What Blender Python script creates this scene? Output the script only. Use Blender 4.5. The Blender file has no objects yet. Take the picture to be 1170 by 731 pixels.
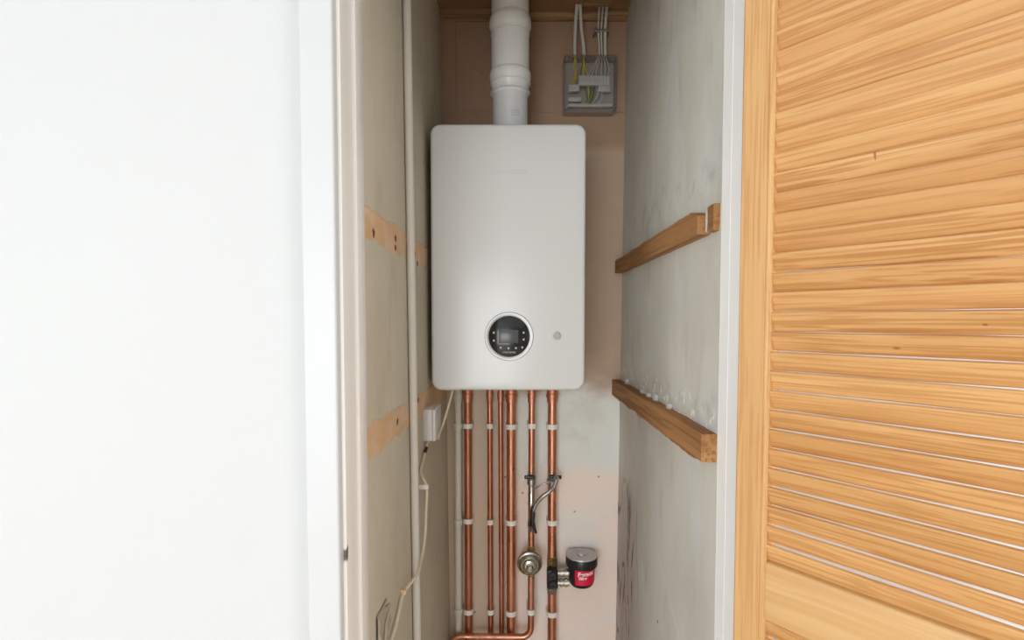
import bpy, bmesh, math, random
from mathutils import Vector, Matrix, noise as mnoise
random.seed(7)
S = bpy.context.scene
COL = S.collection
PI = math.pi

# ------------------------------------------------------------------ camera
F = 620.0
PITCH = math.atan(F / 14280.0)
SHY = F * math.tan(PITCH)                  # pixels of vertical lens shift
CAM = Vector((0, 0, 1.45))
FW = Vector((0, math.cos(PITCH), -math.sin(PITCH)))
UP = Vector((0, math.sin(PITCH), math.cos(PITCH)))
def ray(px, py):
    return Vector((1, 0, 0)) * ((px - 585) / F) + UP * ((365.5 - py + SHY) / F) + FW
def at(px, py, Y):                         # the place at depth Y seen at a photo position
    d = ray(px, py)
    return CAM + d * (Y / d.y)
cd = bpy.data.cameras.new('camera')
cam = bpy.data.objects.new('camera', cd); COL.objects.link(cam)
cam.location = CAM
cam.rotation_euler = (PI / 2 - PITCH, 0, 0)
cd.sensor_width = 36.0
cd.lens = 36.0 * F / 1170.0
cd.shift_y = SHY / 1170.0
cd.clip_start = 0.01
S.camera = cam

# ------------------------------------------------------------------ materials
class G:
    def __init__(self, name, rough=0.5, metal=0.0, spec=0.5):
        self.m = bpy.data.materials.new(name); self.m.use_nodes = True
        self.t = self.m.node_tree; self.n = self.t.nodes; self.l = self.t.links
        self.b = self.n['Principled BSDF']
        self.b.inputs['Roughness'].default_value = rough
        self.b.inputs['Metallic'].default_value = metal
        self.b.inputs['Specular IOR Level'].default_value = spec
        self._oc = None
    def put(self, sock, v):
        if hasattr(v, 'links'): self.l.new(v, sock)
        elif isinstance(v, (tuple, list)) and len(v) == 3 and len(sock.default_value) == 4: sock.default_value = (*v, 1)
        else: sock.default_value = v
    def oc(self):
        if not self._oc: self._oc = self.n.new('ShaderNodeTexCoord').outputs['Object']
        return self._oc
    def island(self):
        return self.n.new('ShaderNodeNewGeometry').outputs['Random Per Island']
    def math(self, op, a, b=0.0, c=None, clamp=False):
        n = self.n.new('ShaderNodeMath'); n.operation = op; n.use_clamp = clamp
        self.put(n.inputs[0], a); self.put(n.inputs[1], b)
        if c is not None: self.put(n.inputs[2], c)
        return n.outputs[0]
    def vmul(self, v, s):
        n = self.n.new('ShaderNodeVectorMath'); n.operation = 'MULTIPLY'
        self.put(n.inputs[0], v); n.inputs[1].default_value = s
        return n.outputs[0]
    def vadd(self, v, w):
        n = self.n.new('ShaderNodeVectorMath'); n.operation = 'ADD'
        self.put(n.inputs[0], v); self.put(n.inputs[1], w)
        return n.outputs[0]
    def comb(self, x=0.0, y=0.0, z=0.0):
        n = self.n.new('ShaderNodeCombineXYZ')
        self.put(n.inputs[0], x); self.put(n.inputs[1], y); self.put(n.inputs[2], z)
        return n.outputs[0]
    def sep(self, v=None):
        n = self.n.new('ShaderNodeSeparateXYZ'); self.put(n.inputs[0], v or self.oc())
        return n.outputs
    def noise(self, scale, vec=None, stretch=(1, 1, 1), detail=3.0, rough=0.55, dist=0.0, off=(0, 0, 0)):
        n = self.n.new('ShaderNodeTexNoise')
        v = self.vmul(vec or self.oc(), stretch)
        if any(off): v = self.vadd(v, off)
        self.put(n.inputs['Vector'], v)
        n.inputs['Scale'].default_value = scale; n.inputs['Detail'].default_value = detail
        n.inputs['Roughness'].default_value = rough; n.inputs['Distortion'].default_value = dist
        return n.outputs[0]
    def rng(self, v, a, b, lo=0.0, hi=1.0):
        n = self.n.new('ShaderNodeMapRange'); n.interpolation_type = 'SMOOTHSTEP'
        self.put(n.inputs[0], v)
        for i, q in enumerate((a, b, lo, hi)): n.inputs[i + 1].default_value = q
        return n.outputs[0]
    def mix(self, f, a, b, mode='MIX'):
        n = self.n.new('ShaderNodeMix'); n.data_type = 'RGBA'; n.blend_type = mode
        self.put(n.inputs[0], f); self.put(n.inputs[6], a); self.put(n.inputs[7], b)
        return n.outputs[2]
    def band(self, v, lo, hi, soft):
        return self.math('MULTIPLY', self.rng(v, lo - soft, lo + soft), self.rng(v, hi - soft, hi + soft, 1, 0))
    def mul(self, a, b): return self.math('MULTIPLY', a, b)
    def color(self, c): self.put(self.b.inputs['Base Color'], c)
    def rough(self, r): self.put(self.b.inputs['Roughness'], r)
    def bump(self, h, strength=0.3, dist=0.002):
        n = self.n.new('ShaderNodeBump'); n.inputs['Strength'].default_value = strength
        n.inputs['Distance'].default_value = dist
        self.put(n.inputs['Height'], h); self.l.new(n.outputs[0], self.b.inputs['Normal'])

def plain(name, c, rough=0.5, metal=0.0, var=0.06, scale=40, spec=0.5):
    g = G(name, rough, metal, spec)
    f = g.noise(scale)
    d = tuple(max(0, x * (1 - var)) for x in c); e = tuple(min(1, x * (1 + var)) for x in c)
    g.color(g.mix(f, d, e))
    return g.m

def srgb(r, g, b):
    f = lambda v: (v / 255 / 12.92) if v / 255 <= 0.04045 else ((v / 255 + 0.055) / 1.055) ** 2.4
    return (f(r), f(g), f(b))

M = {}
M['white_wall'] = plain('painted_wall', (0.565, 0.575, 0.58), 0.7, var=0.01, scale=3)
M['white_trim'] = plain('white_trim_paint', (0.555, 0.57, 0.58), 0.4, var=.01, scale=6)
M['room'] = plain('room_paint', (0.62, 0.63, 0.64), 0.8, var=0.01, scale=3)
M['floor'] = None
M['gloss_white'] = plain('gloss_white_paint', (0.93, 0.935, 0.93), 0.4, var=0.015, scale=18)

# jamb on the left: cream gloss with one chipped hole
def jamb_mat(cy, cz):
    g = G('aged_gloss_paint', 0.35)
    base = g.mix(g.noise(6, stretch=(1, 1, 0.2)), (0.76, 0.73, 0.69), (0.83, 0.80, 0.76))
    x, y, z = g.sep(g.vadd(g.oc(), g.vmul(g.noise(90), (0.0, 0.006, 0.008))))
    dy = g.math('DIVIDE', g.math('SUBTRACT', y, cy + 0.003), 0.0055)
    dz = g.math('DIVIDE', g.math('SUBTRACT', z, cz + 0.004), 0.016)
    sl = g.math('SUBTRACT', dy, g.mul(dz, 0.35))
    r = g.math('ADD', g.mul(sl, sl), g.mul(dz, dz))
    g.color(g.mix(g.rng(r, 0.25, 0.75, 1, 0), base, (0.10, 0.085, 0.07)))
    return g.m

# plaster of the left cupboard wall with the two stripped batten bands
def left_plaster():
    g = G('bare_plaster_ochre', 0.9, spec=0.2)
    x, y, z = g.sep()
    n1 = g.noise(3.0, stretch=(1, 1, 0.5), detail=5)
    n2 = g.noise(14, stretch=(1, 1, 0.4), detail=4, off=(3, 1, 2))
    c = g.mix(g.rng(n1, 0.35, 0.65), srgb(192, 182, 163), srgb(204, 196, 178))
    c = g.mix(g.mul(g.rng(n2, 0.5, 0.72), 0.35), c, srgb(178, 164, 142))
    c = g.mix(g.mul(g.rng(g.noise(5, stretch=(1, 1.5, .8), off=(9, 4, 4)), .52, .68), .3), c, srgb(206, 184, 166))
    zz = g.math('ADD', z, g.math('MULTIPLY', g.math('SUBTRACT', g.noise(22, detail=4, off=(5, 5, 0)), 0.5), 0.035))
    b1 = g.band(zz, 1.585, 1.637, 0.004); b2 = g.band(zz, 1.216, 1.272, 0.004)
    b = g.math('MAXIMUM', b1, b2)
    bc = g.mix(g.noise(25, stretch=(1, .5, 2), off=(1, 7, 3)), srgb(205, 166, 124), srgb(222, 186, 150))
    bc = g.mix(g.mul(g.rng(g.noise(9, off=(2, 2, 8)), .45, .6), .6), bc, srgb(225, 196, 172))
    c = g.mix(g.mul(b, g.rng(g.noise(11, off=(4, 4, 4)), .3, .42, .35, 1)), c, bc)
    # screw holes along the bands
    hole = None
    for (hy, hz) in HOLES:
        dy = g.math('DIVIDE', g.math('SUBTRACT', y, hy), 0.012)
        dz = g.math('DIVIDE', g.math('SUBTRACT', z, hz), 0.013)
        r = g.math('ADD', g.mul(dy, dy), g.mul(dz, dz))
        r = g.math('ADD', r, g.math('MULTIPLY', g.math('SUBTRACT', g.noise(140), .5), 1.2))
        h = g.rng(r, 0.15, 0.5, 1, 0)
        hole = h if hole is None else g.math('MAXIMUM', hole, h)
    c = g.mix(hole, c, srgb(92, 60, 40))
    g.color(c)
    g.bump(g.math('ADD', g.noise(30, detail=6), g.mul(b, 1.5)), 0.5, 0.003)
    return g.m

# grey skim on the right cupboard wall: streaks, trowel marks, cracks low at the back
def right_plaster():
    g = G('bare_plaster_grey', 0.85, spec=0.25)
    x, y, z = g.sep()
    n1 = g.noise(3.2, stretch=(1, 1.2, 0.7), detail=5, off=(1, 0, 5))
    c = g.mix(g.rng(n1, 0.36, 0.64), srgb(196, 194, 184), srgb(210, 208, 199))
    n2 = g.noise(5, stretch=(1, 2, 0.9), detail=5, off=(7, 2, 0), dist=0.6)
    c = g.mix(g.mul(g.rng(n2, 0.5, 0.66), 0.35), c, srgb(208, 213, 216))
    n3 = g.noise(18, stretch=(1, 1, 0.25), detail=5, off=(2, 8, 0))
    c = g.mix(g.mul(g.rng(n3, 0.56, 0.74), 0.35), c, srgb(160, 152, 142))
    # dark smears above each batten
    sm = g.noise(40, stretch=(1, .7, 0.6), detail=5, off=(0, 3, 3))
    up = g.math('MAXIMUM', g.band(z, 1.66, 1.74, 0.03), g.band(z, 1.27, 1.32, 0.025))
    c = g.mix(g.mul(g.mul(g.rng(sm, 0.46, 0.7), up), 0.32), c, srgb(140, 134, 126))
    c = g.mix(g.mul(g.mul(g.rng(g.noise(55, off=(3, 0, 9)), 0.57, 0.66), g.band(z, 1.255, 1.31, 0.015)), 0.9), c, srgb(236, 234, 228))
    # cracked corner
    w = g.noise(9, stretch=(1, 1, 0.25), detail=4, off=(4, 1, 1), dist=0.8)
    edge = g.math('ABSOLUTE', g.math('SUBTRACT', w, 0.5))
    line = g.rng(edge, 0.0, 0.024, 1, 0)
    zone = g.mul(g.rng(y, 1.36, 1.50), g.rng(z, 1.02, 0.90, 0, 1))
    c = g.mix(g.mul(zone, 0.7), c, srgb(182, 168, 162))
    c = g.mix(g.mul(g.mul(zone, line), 0.9), c, srgb(92, 84, 78))
    # slanting trowel ridge and a few nail spots
    sl = g.math('ADD', g.math('ADD', z, g.mul(y, -0.62)), g.math('MULTIPLY', g.math('SUBTRACT', g.noise(6), .5), .05))
    ridge = g.mul(g.band(sl, 0.135, 0.155, 0.012), g.rng(z, 0.98, 0.9, 0, 1))
    c = g.mix(g.mul(ridge, .35), c, srgb(216, 216, 214))
    v = g.n.new('ShaderNodeTexVoronoi'); g.put(v.inputs['Vector'], g.oc()); v.inputs['Scale'].default_value = 7.5
    c = g.mix(g.mul(g.rng(v.outputs[0], 0.025, 0.035, 1, 0), .8), c, srgb(84, 74, 66))
    g.color(c)
    g.bump(g.math('ADD', g.noise(22, detail=6, stretch=(1, 1, .5)), g.mul(n3, .6)), 0.45, 0.003)
    return g.m

# back wall: pale grey skim, pink bare plaster low, browner plaster high up
def back_plaster():
    g = G('patched_plaster', 0.88, spec=0.2)
    x, y, z = g.sep()
    nz = g.math('SUBTRACT', g.noise(7, detail=4, stretch=(1, 1, 1.4)), 0.5)
    zz = g.math('ADD', z, g.mul(nz, 0.16))
    grey = g.mix(g.noise(6, stretch=(1, 1, .6), detail=5), srgb(224, 226, 220), srgb(234, 236, 231))
    pink = g.mix(g.noise(5, detail=4, off=(3, 0, 0)), srgb(242, 216, 200), srgb(246, 232, 222))
    upper = g.mix(g.noise(4, detail=4, off=(0, 0, 6)), srgb(178, 154, 132), srgb(192, 170, 150))
    c = g.mix(g.rng(zz, 1.19, 1.27), grey, upper)
    pm = g.rng(zz, 1.02, 0.92, 0, 1)
    lowx = g.mul(g.rng(zz, 0.98, 0.9, 0, 1), g.rng(x, 0.15, 0.05, 0, 1))
    c = g.mix(g.math('MAXIMUM', g.mul(pm, .9), g.mul(lowx, .8)), c, pink)
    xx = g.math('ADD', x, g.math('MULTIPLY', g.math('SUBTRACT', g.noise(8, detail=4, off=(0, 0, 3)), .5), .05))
    c = g.mix(g.mul(g.mul(g.rng(xx, .035, -.005, 0, 1), g.rng(zz, 1.27, 1.2, 0, 1)), .85), c, srgb(212, 190, 166))  # browner left part: old plaster tone with shade painted in
    w = g.noise(8, detail=5, off=(8, 0, 1), dist=0.7)
    c = g.mix(g.mul(g.rng(w, 0.5, 0.62), g.mul(g.rng(x, .03, .06, 0, .75), g.rng(z, 0.95, 0.75, 0, 1))), c, srgb(232, 228, 222))
    st = g.noise(6, detail=5, off=(1, 0, 9), dist=.5)
    c = g.mix(g.mul(g.rng(st, .58, .7), .25), c, srgb(204, 184, 166))
    v = g.n.new('ShaderNodeTexVoronoi'); g.put(v.inputs['Vector'], g.oc()); v.inputs['Scale'].default_value = 11
    c = g.mix(g.mul(g.rng(v.outputs[0], 0.03, 0.042, 1, 0), .7), c, srgb(96, 84, 74))
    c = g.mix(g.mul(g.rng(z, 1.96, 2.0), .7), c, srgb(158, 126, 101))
    g.color(c)
    g.bump(g.noise(28, detail=6), 0.4, 0.003)
    return g.m

def pine(name, axis, per_island=False, a=srgb(226, 176, 108), b=srgb(198, 138, 72), seed=0.0, lines=1.0, rough=0.42, knots=()):
    g = G(name, rough, spec=0.4)
    v = g.oc()
    rnd = g.island() if per_island else None
    if rnd is not None: v = g.vadd(v, g.comb(g.mul(rnd, 7.0), g.mul(rnd, 3.0), g.mul(rnd, 11.0)))
    sx = {'x': (0.06, 1, 1), 'z': (1, 1, 0.05), 'y': (1, .06, 1)}[axis]
    wob = g.noise(5, vec=v, stretch={'x': (.5, .6, .6), 'z': (.6, .6, .5), 'y': (.6, .5, .6)}[axis], detail=2, off=(seed, seed, seed))
    v2 = g.vadd(v, g.vmul(g.comb(wob, wob, wob), {'x': (0, .02, .02), 'z': (.02, .02, 0), 'y': (.02, 0, .02)}[axis]))
    broad = g.noise(26, vec=v2, stretch=sx, detail=2, off=(seed, 2, 1))
    sf = {'x': (0.018, 1, 1), 'z': (1, 1, 0.018), 'y': (1, .018, 1)}[axis]
    ringn = g.noise(270 * lines, vec=v2, stretch=sf, detail=2, off=(4, seed, 2), rough=.5)
    fine = g.noise(620, vec=v, stretch=sf, detail=2, off=(1, 1, seed))
    c = g.mix(g.rng(broad, .32, .68), a, tuple(p * .5 + q * .5 for p, q in zip(a, b)))
    c = g.mix(g.mul(g.rng(ringn, .44, .62), .85), c, b)
    c = g.mix(g.mul(g.rng(fine, .52, .75), .25), c, tuple(q * .8 for q in b))
    if knots:
        x, y, z = g.sep()
        for kx, kz, rx, rz in knots:
            dx = g.math('DIVIDE', g.math('SUBTRACT', x, kx), rx); dz = g.math('DIVIDE', g.math('SUBTRACT', z, kz), rz)
            rr_ = g.math('ADD', g.mul(dx, dx), g.mul(dz, dz))
            c = g.mix(g.rng(rr_, .2, 1, .8, 0), c, srgb(120, 72, 34))
    if rnd is not None:
        c = g.mix(g.rng(rnd, 0, 1, 0, .30), c, tuple(min(1, p * 1.08) for p in a))
        r2 = g.math('FRACT', g.mul(rnd, 17.3))
        c = g.mix(g.mul(r2, .3), c, srgb(190, 134, 78))
    g.color(c)
    g.bump(ringn, .15, .0008)
    return g.m

M['pine_v'] = pine('pine_stile', 'z', seed=2.0, a=srgb(209, 166, 112), b=srgb(190, 141, 88))
M['pine_h'] = pine('pine_rail', 'x', seed=5.0, a=srgb(212, 173, 121), b=srgb(202, 157, 104), lines=.35)

M['batten'] = pine('old_batten', 'y', seed=1.0, a=srgb(176, 128, 80), b=srgb(134, 90, 52), lines=.5, rough=.75)
M['batten_dark'] = pine('ceiling_wood', 'x', seed=3.0, a=srgb(176, 142, 104), b=srgb(120, 90, 60), lines=.6, rough=.8)
def wfloor():
    g = G('timber_floor', .45)
    g.color(g.mix(g.noise(8, stretch=(8, .6, 1), detail=4), srgb(196, 178, 152), srgb(216, 200, 178)))
    return g.m
M['floor'] = wfloor()

def copper(name, a, b, rough):
    g = G(name, rough, 1.0)
    f = g.noise(18, stretch=(1, 1, .25), detail=4)
    g.color(g.mix(g.rng(f, .35, .65), a, b))
    g.rough(g.rng(g.noise(40, stretch=(1, 1, .3), off=(3, 3, 3)), .3, .7, rough * .7, rough * 1.5))
    return g.m
M['copper'] = copper('copper', srgb(222, 164, 136), srgb(200, 136, 108), .36)
M['copper_old'] = copper('tarnished_copper', srgb(208, 146, 118), srgb(182, 116, 90), .40)
M['brass'] = copper('brass_fitting', srgb(214, 190, 140), srgb(190, 162, 110), .3)
M['nickel'] = copper('nickel_plate', srgb(206, 202, 192), srgb(170, 166, 156), .27)
M['steel'] = copper('dull_steel', srgb(190, 188, 184), srgb(160, 156, 150), .42)
M['boiler'] = plain('boiler_enamel', (0.72, 0.725, 0.72), 0.22, var=.006, scale=4)
M['boiler_body'] = plain('boiler_casing', (0.74, 0.74, 0.74), 0.35, var=.01, scale=4)
M['ring'] = plain('satin_grey_ring', srgb(190, 190, 190), .35, .3, var=.02)
M['black_glass'] = plain('black_gloss', (0.012, 0.012, 0.013), .12, var=.1)
M['black_band'] = plain('black_matt', (0.006, 0.006, 0.006), .4, var=.1)
M['lcd'] = plain('lcd_grey', (0.075, 0.078, 0.075), .25, var=.08, scale=90)
M['button'] = plain('button_white', (0.62, 0.62, 0.62), .4, var=.02)
M['emblem'] = plain('emblem_grey', (0.645, 0.65, 0.645), .25, var=.02)
M['gauge'] = plain('gauge_grey', (0.48, 0.49, 0.48), .4, var=.04, scale=200)
M['upvc'] = plain('white_upvc', (0.80, 0.80, 0.78), .22, var=.015, scale=12)
M['upvc_grey'] = plain('grey_white_plastic', (0.70, 0.71, 0.71), .35, var=.02, scale=12)
M['conduit'] = plain('cream_conduit', (0.66, 0.62, 0.56), .35, var=.02, scale=12)
M['cream_plastic'] = plain('cream_plastic', (0.66, 0.62, 0.54), .4, var=.03, scale=20)
M['clip'] = plain('white_clip_plastic', (0.84, 0.81, 0.74), .4, var=.04, scale=60)
M['socket'] = plain('socket_plastic', (0.74, 0.70, 0.70), .35, var=.02, scale=30)
M['flex'] = plain('cream_flex', (0.72, 0.62, 0.46), .5, var=.06, scale=40)
M['twin'] = plain('grey_cable_sheath', (0.60, 0.58, 0.54), .5, var=.05, scale=40)
M['earth'] = plain('green_yellow_sleeve', (0.70, 0.60, 0.05), .5, var=.25, scale=150)
M['green'] = plain('green_sleeve', (0.13, 0.22, 0.04), .5, var=.2, scale=150)
M['core'] = plain('grey_core', (0.56, 0.56, 0.55), .5, var=.05)
M['plate'] = plain('pale_plate', (0.40, 0.365, 0.335), .5, var=.04, scale=60)
M['wago'] = plain('connector_grey', (0.56, 0.55, 0.53), .4, var=.05, scale=120)
M['black'] = plain('black_plastic', (0.015, 0.015, 0.016), .35, var=.15)
M['lidgrey'] = plain('brushed_grey_lid', srgb(196, 192, 192), .38, .45, var=.06, scale=60)
M['red'] = plain('red_label', (0.72, 0.012, 0.055), .35, var=.04, scale=30)
M['label_text'] = plain('white_print', (0.9, 0.86, 0.86), .5, var=.01)
M['paper'] = plain('torn_paper', (0.52, 0.46, 0.37), .9, var=.08, scale=50)
M['rough_plaster'] = plain('rough_plaster', (0.40, 0.345, 0.27), .95, var=.3, scale=120)
M['plaster'] = plain('plaster_lump', (0.60, 0.585, 0.545), .9, var=.06, scale=80)
M['putty'] = plain('filler', (0.74, 0.56, 0.36), .8, var=.06, scale=80)
def clear_mat():
    g = G('clear_plastic', .12)
    g.n.remove(g.b)
    tr = g.n.new('ShaderNodeBsdfTransparent'); tr.inputs[0].default_value = (.965, .965, .965, 1)
    gl = g.n.new('ShaderNodeBsdfGlossy'); gl.inputs['Roughness'].default_value = .12
    mx = g.n.new('ShaderNodeMixShader')
    lw = g.n.new('ShaderNodeLayerWeight'); lw.inputs[0].default_value = .28
    sc = g.math('ADD', g.mul(lw.outputs[0], .5), .05)
    g.l.new(sc, mx.inputs[0]); g.l.new(tr.outputs[0], mx.inputs[1]); g.l.new(gl.outputs[0], mx.inputs[2])
    g.l.new(mx.outputs[0], g.n['Material Output'].inputs[0])
    return g.m
M['clear'] = clear_mat()
def braid():
    g = G('braided_steel', .35, .9)
    w = g.n.new('ShaderNodeTexWave'); w.inputs['Scale'].default_value = 240; w.wave_profile = 'SIN'
    w.bands_direction = 'DIAGONAL'; g.put(w.inputs['Vector'], g.oc())
    g.color(g.mix(w.outputs[1], srgb(120, 116, 112), srgb(208, 204, 200)))
    return g.m
M['braid'] = braid()

# ------------------------------------------------------------------ mesh helpers
def add_box(bm, lo, hi, bev=0.0, seg=2, rot=None, piv=None):
    r = bmesh.ops.create_cube(bm, size=1)
    vs = r['verts']
    c = [(a + b) / 2 for a, b in zip(lo, hi)]; s = [b - a for a, b in zip(lo, hi)]
    for v in vs: v.co = Vector((v.co.x * s[0] + c[0], v.co.y * s[1] + c[1], v.co.z * s[2] + c[2]))
    if bev > 0:
        es = list({e for v in vs for e in v.link_edges})
        rr = bmesh.ops.bevel(bm, geom=es, offset=bev, segments=seg, affect='EDGES', profile=.5)
        vs = list({v for f in rr['faces'] for v in f.verts} | {v for v in vs if v.is_valid})
    if rot is not None:
        p = Vector(piv if piv else c)
        for v in vs: v.co = rot @ (v.co - p) + p
    return vs

def frame_axes(d):
    d = d.normalized()
    a = Vector((0, 0, 1)) if abs(d.z) < .9 else Vector((1, 0, 0))
    u = d.cross(a).normalized(); w = d.cross(u).normalized()
    return u, w

def add_tube(bm, pts, r, seg=16, cap=True, flat=None):
    pts = [Vector(p) for p in pts]
    rs = r if isinstance(r, (list, tuple)) else [r] * len(pts)
    rings = []; u = None
    for i, p in enumerate(pts):
        d = (pts[min(i + 1, len(pts) - 1)] - pts[max(i - 1, 0)]).normalized()
        if u is None: u, w = frame_axes(d)
        else:
            u = (u - d * u.dot(d)).normalized(); w = d.cross(u).normalized()
        ring = []
        for k in range(seg):
            a = 2 * PI * k / seg
            ring.append(bm.verts.new(p + (u * math.cos(a) + w * math.sin(a)) * rs[i]))
        rings.append(ring)
    for A, B in zip(rings, rings[1:]):
        for k in range(seg):
            bm.faces.new((A[k], A[(k + 1) % seg], B[(k + 1) % seg], B[k]))
    if cap:
        bm.faces.new(rings[0][::-1]); bm.faces.new(rings[-1])
    return rings

def add_lathe(bm, origin, axis, prof, seg=40):
    """prof: list of (radius, distance along axis)."""
    o = Vector(origin); d = Vector(axis).normalized(); u, w = frame_axes(d)
    rings = []
    for (r, h) in prof:
        if r < 1e-6: rings.append([bm.verts.new(o + d * h)])
        else: rings.append([bm.verts.new(o + d * h + (u * math.cos(2 * PI * k / seg) + w * math.sin(2 * PI * k / seg)) * r) for k in range(seg)])
    for A, B in zip(rings, rings[1:]):
        for k in range(seg):
            k2 = (k + 1) % seg
            if len(A) == 1 and len(B) == 1: continue
            if len(A) == 1: bm.faces.new((A[0], B[k2], B[k]))
            elif len(B) == 1: bm.faces.new((A[k], A[k2], B[0]))
            else: bm.faces.new((A[k], A[k2], B[k2], B[k]))
    if len(rings[0]) > 1: bm.faces.new(rings[0][::-1])
    if len(rings[-1]) > 1: bm.faces.new(rings[-1])

def rr_outline(x0, x1, z0, z1, r, n=10):
    out = []
    for cx, cz, a0 in ((x1 - r, z1 - r, 0), (x0 + r, z1 - r, PI / 2), (x0 + r, z0 + r, PI), (x1 - r, z0 + r, 1.5 * PI)):
        for k in range(n + 1):
            a = a0 + PI / 2 * k / n
            out.append((cx + r * math.cos(a), cz + r * math.sin(a)))
    return out

def add_rr_slab(bm, x0, x1, z0, z1, r, y_front, y_back, fillet=0.0, fs=5):
    """rounded rectangle in XZ, extruded from y_front to y_back; the front edge is filleted."""
    layers = []
    for k in range(fs + 1 if fillet > 0 else 1):
        a = PI / 2 * k / fs if fillet > 0 else 0
        ins = fillet * (1 - math.sin(a)); dy = fillet * (1 - math.cos(a))
        layers.append((ins, y_front + dy))
    layers.append((0, y_back))
    rings = []
    for ins, y in layers:
        rings.append([bm.verts.new((x, y, z)) for x, z in rr_outline(x0 + ins, x1 - ins, z0 + ins, z1 - ins, max(r - ins, .001))])
    n = len(rings[0])
    for A, B in zip(rings, rings[1:]):
        for k in range(n): bm.faces.new((A[k], A[(k + 1) % n], B[(k + 1) % n], B[k]))
    bm.faces.new(rings[0][::-1]); bm.faces.new(rings[-1])

def add_prism(bm, poly, z0, z1):
    """poly: list of (x, y), extruded in z."""
    a = [bm.verts.new((x, y, z0)) for x, y in poly]; b = [bm.verts.new((x, y, z1)) for x, y in poly]
    n = len(poly)
    for k in range(n): bm.faces.new((a[k], a[(k + 1) % n], b[(k + 1) % n], b[k]))
    bm.faces.new(a[::-1]); bm.faces.new(b)

def spline(pts, n=8):
    pts = [Vector(p) for p in pts]
    P = [pts[0] * 2 - pts[1]] + pts + [pts[-1] * 2 - pts[-2]]
    out = []
    for i in range(1, len(P) - 2):
        for k in range(n):
            t = k / n
            a, b, c, d = P[i - 1], P[i], P[i + 1], P[i + 2]
            out.append(.5 * ((2 * b) + (c - a) * t + (2 * a - 5 * b + 4 * c - d) * t * t + (3 * b - a - 3 * c + d) * t ** 3))
    out.append(pts[-1]); return out

NB = bmesh.new
def obj(name, bm, mat, parent=None, smooth=True, local=False, angle=35):
    bmesh.ops.recalc_face_normals(bm, faces=bm.faces)
    if parent is not None and not local:
        off = -chain_loc(parent)
        for v in bm.verts: v.co += off
    me = bpy.data.meshes.new(name); bm.to_mesh(me); bm.free()
    me.materials.append(mat)
    if smooth:
        me.polygons.foreach_set('use_smooth', [True] * len(me.polygons))
        me.set_sharp_from_angle(angle=math.radians(angle))
    o = bpy.data.objects.new(name, me); COL.objects.link(o)
    if parent is not None: o.parent = parent
    return o
def chain_loc(o):
    v = Vector((0, 0, 0))
    while o is not None: v += o.location; o = o.parent
    return v
def thing(name, label, cat, loc=(0, 0, 0), rotz=0, group=None):
    o = bpy.data.objects.new(name, None); COL.objects.link(o)
    o.empty_display_size = .05
    o.location = loc; o.rotation_euler = (0, 0, rotz)
    return tag(o, label, cat, group)
def tag(o, label, cat, group=None):
    o['label'] = label; o['category'] = cat
    if group: o['group'] = group
    return o
def struct(name, bm, mat, smooth=False):
    o = obj(name, bm, mat, None, smooth); o['kind'] = 'structure'
    return o

def text_bm(body, size, depth=.0002, align='CENTER', shear=0.0, bold=0.0):
    c = bpy.data.curves.new('lettering', 'FONT')
    c.body = body; c.size = size; c.align_x = align; c.align_y = 'CENTER'; c.extrude = depth; c.shear = shear; c.offset = bold
    t = bpy.data.objects.new('lettering', c); COL.objects.link(t)
    bpy.context.view_layer.update()
    dg = bpy.context.evaluated_depsgraph_get()
    me = bpy.data.meshes.new_from_object(t.evaluated_get(dg))
    bm = bmesh.new(); bm.from_mesh(me)
    bpy.data.objects.remove(t); bpy.data.curves.remove(c); bpy.data.meshes.remove(me)
    return bm

# ------------------------------------------------------------------ the setting
YF, YI = 0.77, 0.88                # front face of the front wall, rear face (cupboard side)
YB = 1.70                          # back wall of the cupboard
ZC = at(600, 15, YB).z             # cupboard ceiling
TL, BL = at(503.5, 16, YB), at(514, 700, YB)
TR, BR = at(716, 16, YB), at(704, 700, YB)
def lerp(a, b, t): return a + (b - a) * t
def backL(z): return lerp(BL.x, TL.x, (z - BL.z) / (TL.z - BL.z))
def backR(z): return lerp(BR.x, TR.x, (z - BR.z) / (TR.z - BR.z))
def wallL(y, z): return lerp(-.2405, backL(z), (y - YI) / (YB - YI))
def wallR(y, z): return lerp(.3365, backR(z), (y - YI) / (YB - YI))
def on_wall(px, py, fn, off=0.0):   # where the sight line meets a side wall
    lo, hi = .85, YB
    sgn = 1 if fn is wallR else -1
    for _ in range(50):
        y = (lo + hi) / 2; p = at(px, py, y)
        inside = (p.x - (fn(y, p.z) - sgn * off)) * sgn < 0
        if inside: hi, lo = (hi, y) if True else (hi, lo)
        else: hi = y
    return at(px, py, (lo + hi) / 2)
# (a ray to the left wall is inside the room until it crosses the wall; near depths are nearer the axis)

HOLES = []
for px, py in ((427, 266), (452, 272), (452, 283), (474, 290), (477, 301), (454, 482), (478, 457), (421, 300 - 100)):
    p = on_wall(px, py, wallL); HOLES.append((p.y, p.z))
HOLES = HOLES[:7]

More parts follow.
